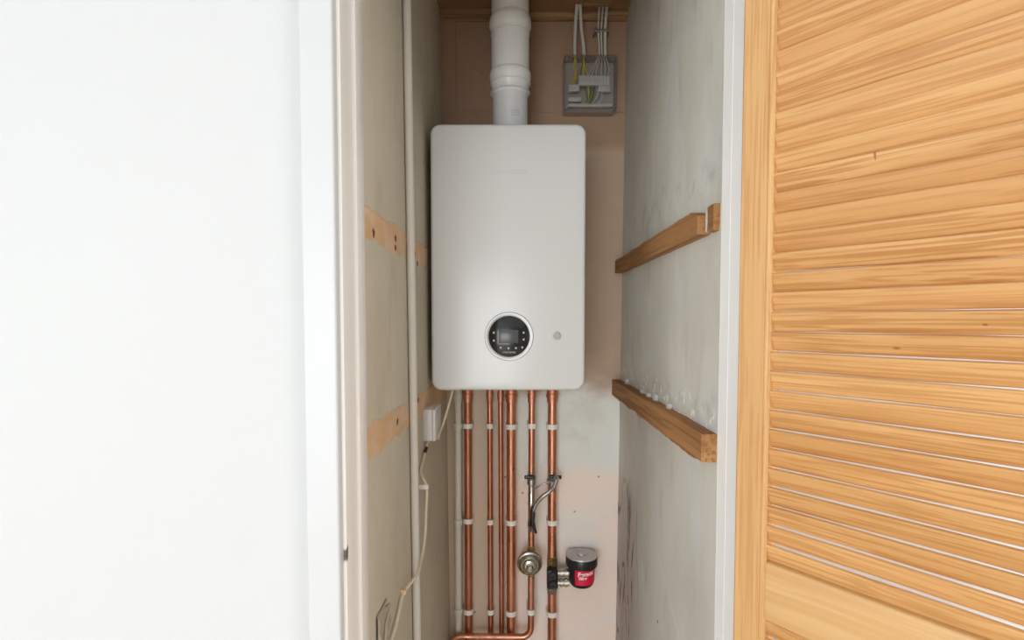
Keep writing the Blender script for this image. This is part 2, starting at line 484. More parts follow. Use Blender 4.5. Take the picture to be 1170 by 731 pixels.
def side_wall(name, fn, out, mat):
    bm = NB(); ny, nz = 14, 24
    grid = [[bm.verts.new((fn(lerp(YI, YB + .06, i / ny), lerp(0, ZC + .1, j / nz)), lerp(YI, YB + .06, i / ny), lerp(0, ZC + .1, j / nz))) for j in range(nz + 1)] for i in range(ny + 1)]
    far = [[bm.verts.new((out, lerp(YI, YB + .06, i / ny), lerp(0, ZC + .1, j / nz))) for j in range(nz + 1)] for i in range(ny + 1)]
    for Gd in (grid, far):
        for i in range(ny):
            for j in range(nz): bm.faces.new((Gd[i][j], Gd[i + 1][j], Gd[i + 1][j + 1], Gd[i][j + 1]))
    for i in range(ny):
        for j in (0, nz): bm.faces.new((grid[i][j], grid[i + 1][j], far[i + 1][j], far[i][j]))
    for j in range(nz):
        for i in (0, ny): bm.faces.new((grid[i][j], grid[i][j + 1], far[i][j + 1], far[i][j]))
    return struct(name, bm, mat, True)
side_wall('wall_left', wallL, -.36, left_plaster())
side_wall('wall_right', wallR, .46, right_plaster())

# back wall: a proud lower coat up to a ledge, a recessed top panel with a proud strip on its left
zl = at(600, 128, YB).z
bm = NB()
xs = at(521, 70, YB).x
add_box(bm, (-.3, YB, 0), (.42, YB + .1, zl), .0015, 1)
add_box(bm, (-.3, YB + .007, zl - .01), (.42, YB + .1, ZC + .1))
add_box(bm, (-.3, YB + .001, zl - .005), (xs, YB + .05, ZC + .1), .0015, 1)
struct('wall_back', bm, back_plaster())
bm = NB(); add_box(bm, (-.36, YI, ZC), (.46, YB + .1, ZC + .05)); struct('ceiling_1', bm, plain('brown_board', srgb(150, 112, 82), .8, var=.15, scale=9))

# the room the camera stands in
RX0, RX1, RY0, RZ = -2.2, 1.9, -3.6, 2.42
bm = NB(); add_box(bm, (RX0 - .1, RY0 - .1, -.1), (RX1 + .1, YB + .2, 0)); struct('floor', bm, M['floor'])
bm = NB(); add_box(bm, (RX0 - .1, RY0 - .1, RZ), (RX1 + .1, YF + .11, RZ + .08)); struct('ceiling', bm, M['room'])
HZ = 2.13                          # head of the cupboard opening
JL, JR = -.2385, .3365             # faces of the linings
bm = NB()
add_box(bm, (RX0, YF, 0), (JL - .024, YI, RZ))
add_box(bm, (JR + .024, YF, 0), (RX1, YI, RZ))
add_box(bm, (JL - .024, YF, HZ + .024), (JR + .024, YI, RZ + .04))
struct('wall_front', bm, M['white_wall'])
W3 = (-2.2, -.4, .6, 2.05)  # added, unseen window opening that lights the right cupboard wall and jamb
bm = NB()
add_box(bm, (RX0 - .1, RY0, 0), (RX0, W3[0], RZ)); add_box(bm, (RX0 - .1, W3[1], 0), (RX0, YI, RZ))
add_box(bm, (RX0 - .1, W3[0], 0), (RX0, W3[1], W3[2])); add_box(bm, (RX0 - .1, W3[0], W3[3]), (RX0, W3[1], RZ))
struct('wall_far_left', bm, M['room'])
# rear wall with a wide glazed opening, right wall with an added, unseen window for fill light
W1 = (-1.9, .1, .1, 2.2)       # x0 x1 z0 z1
bm = NB()
add_box(bm, (RX0 - .1, RY0 - .1, 0), (W1[0], RY0, RZ)); add_box(bm, (W1[1], RY0 - .1, 0), (RX1 + .1, RY0, RZ))
add_box(bm, (W1[0], RY0 - .1, 0), (W1[1], RY0, W1[2])); add_box(bm, (W1[0], RY0 - .1, W1[3]), (W1[1], RY0, RZ))
struct('wall_rear', bm, M['room'])
W2 = (-1.2, .6, .5, 2.1)         # y0 y1 z0 z1
bm = NB()
add_box(bm, (RX1, RY0, 0), (RX1 + .1, W2[0], RZ)); add_box(bm, (RX1, W2[1], 0), (RX1 + .1, YI, RZ))
add_box(bm, (RX1, W2[0], 0), (RX1 + .1, W2[1], W2[2])); add_box(bm, (RX1, W2[0], W2[3]), (RX1 + .1, W2[1], RZ))
struct('wall_far_right', bm, M['room'])
def winframe(name, fixed, axis, u0, u1, z0, z1, div):
    bm = NB(); t = .05
    def bx(a0, a1, b0, b1):
        if axis == 'y': add_box(bm, (a0, fixed - .03, b0), (a1, fixed + .03, b1), .004, 1)
        else: add_box(bm, (fixed - .03, a0, b0), (fixed + .03, a1, b1), .004, 1)
    bx(u0, u1, z0, z0 + t); bx(u0, u1, z1 - t, z1)
    for k in range(div + 1):
        u = lerp(u0 + t / 2, u1 - t / 2, k / div); bx(u - t / 2, u + t / 2, z0 + t, z1 - t)
    struct(name, bm, M['gloss_white'], True)
winframe('window_1', RY0 - .05, 'y', *W1, 2)
winframe('added_window_2', RX1 + .05, 'x', *W2, 2)  # added frame around the right fill opening
winframe('added_window_3', RX0 - .05, 'x', *W3, 2)  # added frame around the left fill opening

# left lining with stop, left architrave, right lining, head lining
ch = on = at(397, 632, .80)
chy = None
# sight line meets the lining face x = JL
d = ray(397, 632); k = JL / d.x; CH = CAM + d * k
JM = jamb_mat(CH.y, CH.z)
bm = NB()
add_box(bm, (JL - .024, YF, 0), (JL, YI - .004, HZ + .02), .002, 2)
add_box(bm, (JL - .002, .826, 0), (JL + .0054, .8665, HZ), .0012, 2)
struct('trim_1', bm, JM, True)
bm = NB()
ax1 = JL - .0058; ax0 = at(346, 366, YF - .016).x
prof = [(ax0, YF), (ax0, YF - .014), (ax0 + .002, YF - .016), (ax1 - .003, YF - .016)]
for q in range(1, 7):
    a = PI / 2 * q / 6
    prof.append((ax1 - .003 + .004 * math.sin(a), YF - .016 + .006 * (1 - math.cos(a))))
prof += [(ax1 + .001, YF)]
add_prism(bm, prof, 0, HZ + .03)
struct('trim_2', bm, M['white_trim'], True)
bm = NB()
add_box(bm, (JR, YF, 0), (JR + .024, .8435, HZ + .02), .0006, 1)
add_box(bm, (JR + .0004, .8450, 0), (JR + .024, YI + .004, HZ), .0006, 1)
add_box(bm, (JR + .003, .84, 0), (JR + .02, .848, HZ))
struct('trim_3', bm, M['gloss_white'], True)
bm = NB()
add_box(bm, (JL - .024, YF, HZ), (JR + .024, YI, HZ + .024), .002, 2)
struct('trim_4', bm, M['gloss_white'], True)
bm = NB()
add_box(bm, (backL(2.3) - .01, YB - .022, ZC - .022), (backR(2.3) + .01, YB + .02, ZC + .01), .002, 1)
struct('trim_5', bm, M['batten_dark'], True)

# ------------------------------------------------------------------ boiler
YBF = 1.393
bl, tr_ = at(493, 446, YBF), at(670, 141, YBF)
x0, x1, z0, z1 = bl.x, tr_.x, bl.z, tr_.z
B = thing('boiler', 'white wall-hung combi boiler with round black control panel above copper pipes', 'boiler', ((x0 + x1) / 2, YB, z0))
bm = NB(); add_rr_slab(bm, x0 + .004, x1 - .004, z0 + .004, z1 - .004, .024, YBF + .034, YB - .0005, .002)
obj('casing', bm, M['boiler_body'], B)
bm = NB(); add_rr_slab(bm, x0, x1, z0, z1, .026, YBF, YBF + .031, .009, 6)
fp = obj('front_panel', bm, M['boiler'], B)
cc = at(581.7, 384.3, YBF); cr = 23.3 / F * YBF
bm = NB()
add_lathe(bm, cc + Vector((0, .002, 0)), (0, -1, 0), [(cr * 1.2, 0), (cr * 1.2, .0035), (cr * 1.17, .0048), (cr * 1.06, .0050), (cr * 1.0, .0036), (cr * .9, .003)], 72)
obj('control_ring', bm, M['ring'], B)
bm = NB()
add_lathe(bm, cc + Vector((0, .001, 0)), (0, -1, 0), [(cr * 1.0, 0), (cr * 1.0, .0052), (cr * .97, .0060), (0, .0062)], 72)
cp = obj('control_panel', bm, M['black_glass'], B)
def flat_box(px0, py0, px1, py1, yf, yb, bev=.0004):
    a, b = at(px0, py1, yf), at(px1, py0, yf)
    bm = NB(); add_box(bm, (a.x, yf, a.z), (b.x, yb, b.z), bev, 2); return bm
obj('display', flat_box(569.8, 377, 592.2, 392, YBF - .0060, YBF - .003), M['lcd'], cp)
for bx_, by_ in ((564.2, 380), (564.2, 389), (598.3, 380), (598.3, 387.8), (572.2, 397.2), (581, 397.8), (589.4, 397.5), (596.7, 396.7)):
    bm = NB(); c = at(bx_, by_, YBF - .004)
    add_lathe(bm, c, (0, -1, 0), [(.0026, 0), (.0026, .0024), (.0018, .0030), (0, .0031)], 16)
    obj('button', bm, M['button'], cp)
def facing_text(body, px, py, yf, size, mat, name, parent, shear=0.0, bold=0.0, sx=1.0):
    bm = text_bm(body, size, .0003, shear=shear, bold=bold)
    c = at(px, py, yf)
    for v in bm.verts: v.co = Vector((c.x + v.co.x * sx, c.y - v.co.z, c.z + v.co.y))
    return obj(name, bm, mat, parent, smooth=False)
facing_text('WORCESTER', 581.7, 402.6, YBF - .0056, .0058, M['button'], 'lettering', cp)
facing_text('WORCESTER', 585, 196.4, YBF - .0001, .0145, M['emblem'], 'brand_lettering', B, shear=.12, sx=.93)
bm = NB(); c = at(563, 196, YBF)
add_lathe(bm, c + Vector((0, .001, 0)), (0, -1, 0), [(.0062, 0), (.0062, .0013), (.0048, .0013), (.0048, .0009), (0, .0009)], 32)
obj('brand_emblem', bm, M['emblem'], B)
bm = NB(); c = at(636.8, 383.5, YBF)
add_lathe(bm, c + Vector((0, .002, 0)), (0, -1, 0), [(.0135, 0), (.0135, .0028), (.0125, .0036), (.0105, .0030), (.0105, .0030)], 40)
gb = obj('indicator_ring', bm, M['boiler'], B)
bm = NB(); add_lathe(bm, c + Vector((0, .001, 0)), (0, -1, 0), [(.0104, 0), (.0104, .0026), (.008, .0040), (0, .0044)], 40)
add_box(bm, (c.x - .007, c.y - .0048, c.z - .001), (c.x + .007, c.y - .003, c.z + .001))
obj('indicator_button', bm, M['gauge'], B)

# ------------------------------------------------------------------ flue
YFL = 1.54
fc = at(583, 137, YFL); fx = fc.x
def fz(py): return at(583, py, YFL).z
def fr(w): return w / 2 / F * YFL
T = thing('flue_pipe', 'white plastic flue pipe rising from the top of the boiler', 'flue pipe', (fx, YFL, z1))
zt = z1 - .004
bm = NB()
add_lathe(bm, (fx, YFL, 0), (0, 0, 1), [(fr(39), zt), (fr(39), fz(112)), (fr(40), fz(110))], 56)
obj('base_spigot', bm, M['upvc_grey'], T)
bm = NB()
add_lathe(bm, (fx, YFL, 0), (0, 0, 1), [(fr(38), fz(111)), (fr(40.5), fz(110)), (fr(41), fz(104)), (fr(43.5), fz(99)), (fr(45.5), fz(93)), (fr(46.5), fz(90)),
    (fr(46.5), fz(86)), (fr(45.5), fz(84)), (fr(42.5), fz(82.5)), (fr(42.3), fz(40)), (fr(43.3), fz(38)), (fr(44.3), fz(36)), (fr(46.8), fz(33)),
    (fr(46.8), fz(26)), (fr(45.5), fz(23)), (fr(44), fz(21.5)), (fr(43), fz(20)), (fr(40), fz(20))], 56)
obj('coupling', bm, M['upvc'], T)
bm = NB(); add_lathe(bm, (fx, YFL, 0), (0, 0, 1), [(fr(42), fz(24)), (fr(42), ZC + .002)], 56)
obj('upper_pipe', bm, M['upvc'], T)
for zz in (fz(97), fz(107), fz(41)):
    bm = NB(); rr_ = fr(44.6) if zz < fz(100) else fr(41.6)
    if zz == fz(97): rr_ = fr(45.2)
    if zz == fz(41): rr_ = fr(43.2)
    add_lathe(bm, (fx, YFL, 0), (0, 0, 1), [(rr_ - .004, zz - .0015), (rr_, zz - .0012), (rr_ + .0006, zz), (rr_, zz + .0012), (rr_ - .004, zz + .0015)], 56)
    obj('seal_ring', bm, M['upvc_grey'], T)
bm = NB()
for i in range(4):
    for j in range(3):
        if random.random() < .8:
            a = math.radians(-62 + i * 7 + j * 2); R0 = fr(39)
            zc = fz(133.5) - j * .006 + i * .001
            add_box(bm, (fx - .002, YFL - R0 - .0003, zc - .0014), (fx + .0022, YFL - R0 + .001, zc + .0014), rot=Matrix.Rotation(a + PI / 2 - .4, 3, 'Z'), piv=(fx, YFL, zc))
obj('printed_mark', bm, M['gauge'], T, smooth=False)

# ------------------------------------------------------------------ copper pipes
YP = 1.668
def pipe_x(px, py, Y=YP): return at(px, py, Y).x
PIPES = {}
def straight_pipe(key, name, px_top, px_bot, rad, mat, label, Y=YP, top_fit=True, ztop=None, fitmat='copper', cat='pipe', grp='pipes under the boiler'):
    a, b = at(px_top, 455, Y), at(px_bot, 715, Y)
    def X(z): return lerp(b.x, a.x, (z - b.z) / (a.z - b.z))
    zt = z0 - .0005 if ztop is None else ztop
    T = thing(name, label, cat, (X(0), Y, 0), 0, grp)
    bm = NB(); add_tube(bm, [(X(zt), Y, zt), (X(1.0), Y, 1.0), (X(.45), Y, .45), (X(.3), Y, .3), (X(.3), Y, 0)], rad, 24)
    obj('tube', bm, M[mat], T)
    if top_fit:
        bm = NB(); zz = zt
        q = at(600, 455, Y).z
        add_lathe(bm, (X(q), Y, 0), (0, 0, 1), [(rad * 1.01, q - .012), (rad * 1.22, q - .011), (rad * 1.22, q + .002), (rad * 1.38, q + .003), (rad * 1.38, q + .014), (rad * 1.2, q + .015), (rad * 1.2, zz - .0004)], 24)
        obj('coupling', bm, M[fitmat], T)
    PIPES[key] = (X, Y, rad, T)
    return T
# the boiler body stands over the pipes: its underside meets them
G_P = 'copper pipes under the boiler'
straight_pipe('W', 'plastic_pipe', 523.3, 523.8, .0108, 'cream_plastic', 'off-white plastic waste pipe, leftmost of the pipes under the boiler', top_fit=True, fitmat='cream_plastic', grp=None)
straight_pipe('A', 'copper_pipe', 534.4, 535.5, .0118, 'copper_old', 'thick copper pipe next to the off-white plastic pipe', grp=G_P)
straight_pipe('B', 'copper_pipe', 559.5, 560.5, .0080, 'copper_old', 'thin copper pipe standing alone with three clips, third pipe from the left', Y=1.672, grp=G_P)
straight_pipe('C', 'copper_pipe', 571.8, 573, .0072, 'copper_old', 'thin dark copper pipe without clips close beside a thick bright one', Y=1.674, grp=G_P)
straight_pipe('D', 'copper_pipe', 584, 584, .0140, 'copper', 'thick copper pipe with a thin clipless pipe close on its left', grp=G_P)
# F carries the filter
straight_pipe('F', 'copper_pipe', 631, 630.6, .0140, 'copper', 'thick copper pipe on the far right carrying the red and black filter', grp=G_P)
# E: down the wall, round the elbow and away to the left
YE = 1.640; rE = .0098
a, b = at(607.6, 455, YE), at(606.6, 700, YE)
def XE(z): return lerp(b.x, a.x, (z - b.z) / (a.z - b.z))
zb = at(606, 727.5, YE).z; zend = at(522, 727, YE)
pts = [Vector((XE(z0), YE, z0 - .0005)), Vector((XE(1.0), YE, 1.0)), Vector((XE(zb + .035), YE, zb + .035))]
ce = Vector((XE(zb + .03) - .03, YE, zb + .03))
for k in range(1, 10):
    a_ = PI / 2 * k / 9; pts.append(ce + Vector((.03 * math.cos(a_), 0, -.03 * math.sin(a_))))
xl = zend.x + .012
pts.append(Vector((xl, YE, zb + .002)))
c2 = Vector((xl, YE, zb - .028))
for k in range(1, 10):
    a_ = PI / 2 * k / 9; pts.append(c2 + Vector((-.03 * math.sin(a_), 0, .03 * math.cos(a_))))
pts.append(Vector((xl - .03, YE, 0)))
TE = thing('copper_pipe', 'thin copper pipe with the round metal regulator, bending away to the left at the bottom', 'pipe', (XE(zb), YE, 0), 0, G_P)
bm = NB(); add_tube(bm, pts, rE, 20); obj('tube', bm, M['copper'], TE)
bm = NB(); q = at(600, 455, YE).z
add_lathe(bm, (XE(q), YE, 0), (0, 0, 1), [(rE * 1.01, q - .012), (rE * 1.22, q - .011), (rE * 1.22, q + .002), (rE * 1.36, q + .003), (rE * 1.36, q + .014), (rE * 1.2, q + .015), (rE * 1.2, z0 - .0008)], 24)
obj('coupling', bm, M['copper'], TE)
PIPES['E'] = (XE, YE, rE, TE)

# clips
PN = {'W': 'off-white plastic pipe', 'A': 'thick copper pipe beside the plastic one', 'B': 'lone thin copper pipe', 'D': 'thick bright copper pipe in the middle',
      'E': 'thin pipe with the round regulator', 'F': 'thick pipe carrying the red filter'}
RN = ['top', 'middle', 'bottom']
for key, rows in (('W', (487, 597, 699)), ('A', (487, 596, 700)), ('B', (487, 597, 700)), ('D', (488, 598, 702)), ('E', (487, None, 700)), ('F', (488, 598, 703))):
    X, Y, r, _ = PIPES[key]
    for i, py in enumerate(rows):
        if py is None: continue
        z = at(600, py, Y - r).z; x = X(z)
        T = thing('pipe_clip', '%s %s clip holding the %s' % (RN[i], 'off-white' if key == 'W' else 'white plastic', PN[key]), 'clip', (x, YB, z), 0, 'pipe clips on the back wall')
        bm = NB(); h = .0075
        n = 22; ro, ri = r + .0034, r + .0002
        A0, A1 = -1.05 * PI, .05 * PI
        ring = []
        for k in range(n + 1):
            a_ = lerp(A0, A1, k / n)
            ring.append([Vector((x + rr_ * math.cos(a_), Y + rr_ * math.sin(a_), z + s * h)) for rr_, s in ((ro, -1), (ro, 1), (ri, 1), (ri, -1))])
        vv = [[bm.verts.new(p) for p in q] for q in ring]
        for P_, Q_ in zip(vv, vv[1:]):
            for e in range(4): bm.faces.new((P_[e], P_[(e + 1) % 4], Q_[(e + 1) % 4], Q_[e]))
        bm.faces.new(vv[0]); bm.faces.new(vv[-1][::-1])
        obj('clip_loop', bm, M['cream_plastic'] if key == 'W' else M['clip'], T)
        bm = NB()
        for s in (-1, 1):
            add_box(bm, (x + s * (r + .0018) - .0016, Y - .001, z - h), (x + s * (r + .0018) + .0016, YB - .003, z + h), .0004, 1)
        add_box(bm, (x - r - .0034, max(Y + r + .0004, YB - .006), z - h * 1.1), (x + r + .0034, YB, z + h * 1.1), .0005, 1)
        obj('clip_base', bm, M['cream_plastic'] if key == 'W' else M['clip'], T)

# ------------------------------------------------------------------ filling loop: two valves and a braided hose
def lever_valve(name, key, py, label, side, down):
    X, Y, r, _ = PIPES[key]
    z = at(600, py, Y - r).z; x = X(z); rr_ = max(r, .0098) + .0012
    T = thing(name, label, 'valve', (x, Y, z), 0, 'isolating valves above the regulator')
    bm = NB()
    add_lathe(bm, (x, Y, z), (0, 0, 1), [(r + .0002, -down), (rr_ * 1.0, -down), (rr_ * 1.0, -down + .012), (rr_ * .92, -down + .014), (rr_ * .92, -.03), (rr_ * 1.15, -.028), (rr_ * 1.15, -.012), (rr_ * .95, -.01), (rr_ * .95, .006), (r + .0002, .007)], 8 * 3)
    obj('valve_body', bm, M['nickel'], T)
    bm = NB()
    add_lathe(bm, (x, Y - rr_ + .003, z), (0, -1, 0), [(.006, 0), (.006, .010), (.0045, .013), (0, .013)], 20)
    obj('spindle', bm, M['black'], T)
    bm = NB()
    xa, xb = (x - .022, x + .011) if side < 0 else (x - .011, x + .027)
    add_box(bm, (xa, Y - rr_ - .013, z - .0055), (xb, Y - rr_ - .004, z + .0055), .0028, 3)
    obj('lever', bm, M['black'], T)
    return T
lever_valve('lever_valve', 'E', 544, 'nickel valve with black lever on the thin pipe above the regulator', -1, .092)
VF = lever_valve('lever_valve', 'F', 544, 'nickel valve with black lever on the thick filter pipe', 1, .03)
X, Y, r, _ = PIPES['F']
# braided hose between the valves
yh = 1.618
hp = [at(636, 548, yh), at(633, 556, yh - .006), at(627, 562, yh - .012), at(619, 568, yh - .012), at(612.5, 576, yh - .008), at(609, 585, yh - .004), at(608, 594, yh)]
T = thing('braided_hose', 'braided metal hose slanting between the two valves', 'hose', hp[-1])
bm = NB(); add_tube(bm, spline(hp, 8), .0062, 16); obj('hose', bm, M['braid'], T)
bm = NB(); add_tube(bm, [hp[0] + Vector((0, .012, .004)), hp[0] + (hp[1] - hp[0]) * .25], .0085, 6)
obj('hose_nut', bm, M['nickel'], T, angle=20)
bm = NB(); add_tube(bm, [hp[-2], hp[-1] + Vector((0, .004, -.004))], .0085, 6)
obj('hose_nut', bm, M['nickel'], T, angle=20)
hp2 = [at(634, 549, yh), at(626, 551, yh - .008), at(618, 554, yh - .009), at(611, 558, yh - .001)]
bm = NB(); add_tube(bm, spline(hp2, 8), .0028, 10)
tag(obj('retaining_strap', bm, M['steel'], None), 'thin grey strap above the braided hose joining both valves', 'strap')
# small black wing valve below the hose
c = at(608, 592, 1.616)
T = thing('wing_valve', 'small black wing-handled valve under the braided hose on the thin pipe', 'valve', c)
bm = NB(); add_tube(bm, [at(609.5, 578, 1.615), at(608.5, 586, 1.614), at(608, 594, 1.614), at(610, 602, 1.613), at(612.5, 609, 1.612)], [.0062, .0082, .0070, .0058, .0034], 12)
obj('wing_handle', bm, M['black'], T)
bm = NB(); add_tube(bm, [at(605, 594, 1.622), at(604.8, 600, 1.622), at(606.5, 607, 1.622)], [.0058, .0066, .0050], 6)
obj('nut', bm, M['nickel'], T, angle=20)

# ------------------------------------------------------------------ round regulator
c = at(605.5, 647, 1.60)
T = thing('pressure_regulator', 'round brushed metal regulator with a central nut on the thin copper pipe', 'regulator', (c.x, YE, c.z))
R0 = 15.0 / F * 1.60
bm = NB()
add_lathe(bm, (c.x, YE + .004, c.z), (0, -1, -.12), [(R0 * .55, 0), (R0 * .8, .004), (R0, .012), (R0, .020), (R0 * .97, .023), (R0 * .86, .025), (R0 * .80, .030), (R0 * .66, .034), (R0 * .60, .034), (R0 * .54, .040), (R0 * .40, .043), (R0 * .30, .043)], 48)
obj('dome', bm, M['nickel'], T)
bm = NB(); o_ = Vector((c.x, YE + .004, c.z)) + Vector((0, -1, -.12)).normalized() * .042
add_lathe(bm, o_, (0, -1, -.12), [(R0 * .30, 0), (R0 * .30, .010), (R0 * .22, .013), (R0 * .12, .013), (R0 * .10, .019), (0, .020)], 6)
obj('centre_nut', bm, M['nickel'], T, angle=20)
for s in (-1, 1):
    bm = NB(); zq = c.z + s * R0 * 1.0
    add_lathe(bm, (XE(zq), YE, zq), (0, 0, s), [(rE + .0032, -.016), (rE + .0032, .003), (rE + .0015, .007), (rE + .0003, .0085)], 6 if s > 0 else 24)
    obj('pipe_nut', bm, M['brass' if s > 0 else 'nickel'], T, angle=20)

# ------------------------------------------------------------------ magnetic filter
YM = 1.646
lc = at(664.5, 633.8, YM); RM = 18.3 / F * YM
T = thing('magnetic_filter', 'black canister filter with red label and grey lid on the thick pipe', 'filter', (lc.x, YM, lc.z - .1))
zt = lc.z
HH = (678 - 641.5) / F * (YM - RM)
bm = NB()
add_lathe(bm, (lc.x, YM, zt), (0, 0, 1), [(0, -HH), (RM * .45, -HH), (RM * .66, -HH + .003), (RM * .77, -HH + .010), (RM * .82, -HH + .02), (RM * .86, -.02), (RM * .86, -.01)], 56)
body = obj('canister', bm, M['black'], T)
bm = NB()
add_lathe(bm, (lc.x, YM, zt), (0, 0, 1), [(RM * .86, -.031), (RM * .965, -.030), (RM * .99, -.026), (RM * .99, -.004), (RM * .96, -.001), (RM * .5, -.001)], 56)
for k in range(30):
    a_ = 2 * PI * k / 30
    add_box(bm, (lc.x - .0016, YM - RM * 1.0, zt - .027), (lc.x + .0016, YM - RM * .95, zt - .006), .0006, 1, rot=Matrix.Rotation(a_, 3, 'Z'), piv=(lc.x, YM, zt))
obj('collar', bm, M['black'], T)
bm = NB()
add_lathe(bm, (lc.x, YM, zt), (0, 0, 1), [(RM * .98, -.002), (RM * 1.0, 0), (RM * .99, .0022), (RM * .95, .0032), (RM * .42, .0034), (RM * .40, .0022), (RM * .30, .0022), (RM * .28, .006), (RM * .2, .0068), (0, .0068)], 56)
lid = obj('lid', bm, M['lidgrey'], T)
# curved red label
RLb = RM * .862
def label_pos(a_, z, e): 
    zz = z - zt
    t = min(1, max(0, (-.02 - zz) / (HH - .04)))
    rr_ = lerp(RM * .86, RM * .82, t) + e
    return Vector((lc.x + rr_ * math.sin(a_), YM - rr_ * math.cos(a_), z))
zl0, zl1 = zt - HH + .016, zt - .0312
bm = NB(); nA, nZ = 30, 6; A0, A1 = -.62, 1.02
rows = [[[bm.verts.new(label_pos(lerp(A0, A1, i / nA), lerp(zl0, zl1, j / nZ), e)) for i in range(nA + 1)] for j in range(nZ + 1)] for e in (.0002, .0008)]
for L in rows:
    for j in range(nZ):
        for i in range(nA): bm.faces.new((L[j][i], L[j][i + 1], L[j + 1][i + 1], L[j + 1][i]))
for j in range(nZ):
    for i in (0, nA): bm.faces.new((rows[0][j][i], rows[0][j + 1][i], rows[1][j + 1][i], rows[1][j][i]))
for i in range(nA):
    for j in (0, nZ): bm.faces.new((rows[0][j][i], rows[0][j][i + 1], rows[1][j][i + 1], rows[1][j][i]))
lab = obj('label', bm, M['red'], T)
def wrap(body, size, ca, cz, tilt, bold=.0006, sx=1.0):
    b2 = text_bm(body, size, .00015, shear=.1, bold=bold)
    for v in b2.verts:
        u, w_, dd = v.co.x * sx, v.co.y, v.co.z
        v.co = label_pos(ca + u / RLb, cz + w_ + u * tilt, .001 + dd)
    return b2
zm = (zl0 + zl1) / 2
obj('lettering', wrap('Fernox', .0175, .2, zm + .012, .08, .0007), M['label_text'], lab, smooth=False)
obj('lettering', wrap('Filter', .012, -.02, zm - .001, .06, .0005), M['label_text'], lab, smooth=False)
# valve block on pipe F and the two horizontal unions
X, Y, r, _ = PIPES['F']
zc = at(630, 656, Y).z; xf = X(zc)
bm = NB()
add_box(bm, (xf - r * 1.25, Y - .036, zc - .032), (xf + r * 1.15, Y - r * .2, zc + .030), .006, 3)
for s in (-1, 1):
    add_lathe(bm, (xf, Y - .030, zc + s * .0145), (0, -1, 0), [(.0125, 0), (.0125, .012), (.010, .014), (.006, .014), (.005, .011), (0, .011)], 24)
vb = obj('valve_block', bm, M['black'], T)
for s in (-1, 1):
    bm = NB(); zq = zc + s * .031
    add_lathe(bm, (xf, Y, zq), (0, 0, s), [(r + .0045, -.002), (r + .0045, .014), (r + .003, .016), (r + .003, .026), (r + .0004, .028)], 6)
    obj('union_nut', bm, M['nickel'] if s < 0 else M['brass'], T, angle=20)
for s in (-1, 1):
    zq = zc + s * .0155
    p0 = Vector((xf + r * .8, YM, zq)); p1 = Vector((lc.x - RM * .80, YM, zq))
    dd = (p1 - p0); L = dd.length
    bm = NB()
    add_lathe(bm, p0, dd, [(.010, 0), (.010, L * .28), (.0128, L * .30), (.0128, L * .52), (.0105, L * .54), (.0105, L * .62), (.0135, L * .64), (.0135, L * .9), (.011, L * .92), (.011, L)], 24)
    obj('port', bm, M['nickel'], T)

# ------------------------------------------------------------------ conduit pipe on the left wall
p = on_wall(466.8, 120, wallL, .010)
q = on_wall(476.5, 720, wallL, .010)
T = thing('conduit_pipe', 'white vertical conduit pipe running up the left cupboard wall', 'pipe', (q.x, q.y, 0))
def CX(z): return lerp(q.x, p.x, (z - q.z) / (p.z - q.z))
def CY(z): return lerp(q.y, p.y, (z - q.z) / (p.z - q.z))
bm = NB(); add_tube(bm, [(CX(z), CY(z), z) for z in (0, .5, 1, 1.5, 2, ZC)], .0088, 20); obj('conduit', bm, M['conduit'], T)

# ------------------------------------------------------------------ fused outlet box on the left wall + flex
ys0, ys1 = 1.340, 1.445
fa, fb = at(484, 504, ys0), at(497.3, 468, ys0)
zb0, zb1 = fa.z, fb.z
xw = wallL(ys0, (zb0 + zb1) / 2) - .001
T = thing('outlet_box', 'small square white outlet box on the left wall below the boiler', 'outlet box', (xw, (ys0 + ys1) / 2, zb0))
bm = NB(); add_box(bm, (xw, ys0, zb0), (fb.x - .008, ys1, zb1), .002, 2); obj('back_box', bm, M['socket'], T)
bm = NB(); add_box(bm, (fb.x - .0078, ys0 - .0005, zb0 - .0005), (fb.x, ys1 + .0005, zb1 + .0005), .0025, 3); fpl = obj('face_plate', bm, M['socket'], T)
for zz in (zb0 + .012, zb1 - .012):
    bm = NB(); add_lathe(bm, (fb.x - .0005, (ys0 + ys1) / 2, zz), (1, 0, 0), [(.003, 0), (.003, .001), (0, .001)], 12)
    obj('screw', bm, M['steel'], T)

yc = 1.44
def W(px, py, off=.006): return on_wall(px, py, wallL, off)
# upper flex: boiler to the box
pts = [Vector((at(516.8, 446, 1.46).x, 1.46, z0 - .0005)), at(516.3, 449, 1.46), at(511.5, 467, 1.45), at(506.5, 484, 1.43), at(502.5, 494, 1.40), at(498.5, 501.5, 1.38)]
pts[-1] = Vector((fb.x + .0012, 1.38, pts[-1].z))
bm = NB(); add_tube(bm, spline(pts, 8), .0033, 10)
tag(obj('flex_cable', bm, M['flex'], None), 'short cream flex running from the boiler underside to the outlet box', 'cable', 'cream flex cables')
# lower flex along the wall with clips
b0 = Vector(((xw + fb.x) / 2 - .004, 1.36, zb0 - .0005))
pts = [b0, W(486.5, 514), W(483.5, 526), W(480.8, 540), W(479.2, 556), W(478.6, 580), W(477.6, 607), W(474.0, 634), W(467.5, 656), W(461.5, 676), W(456.5, 696), W(452.5, 714), W(447, 733), W(444, 760)]
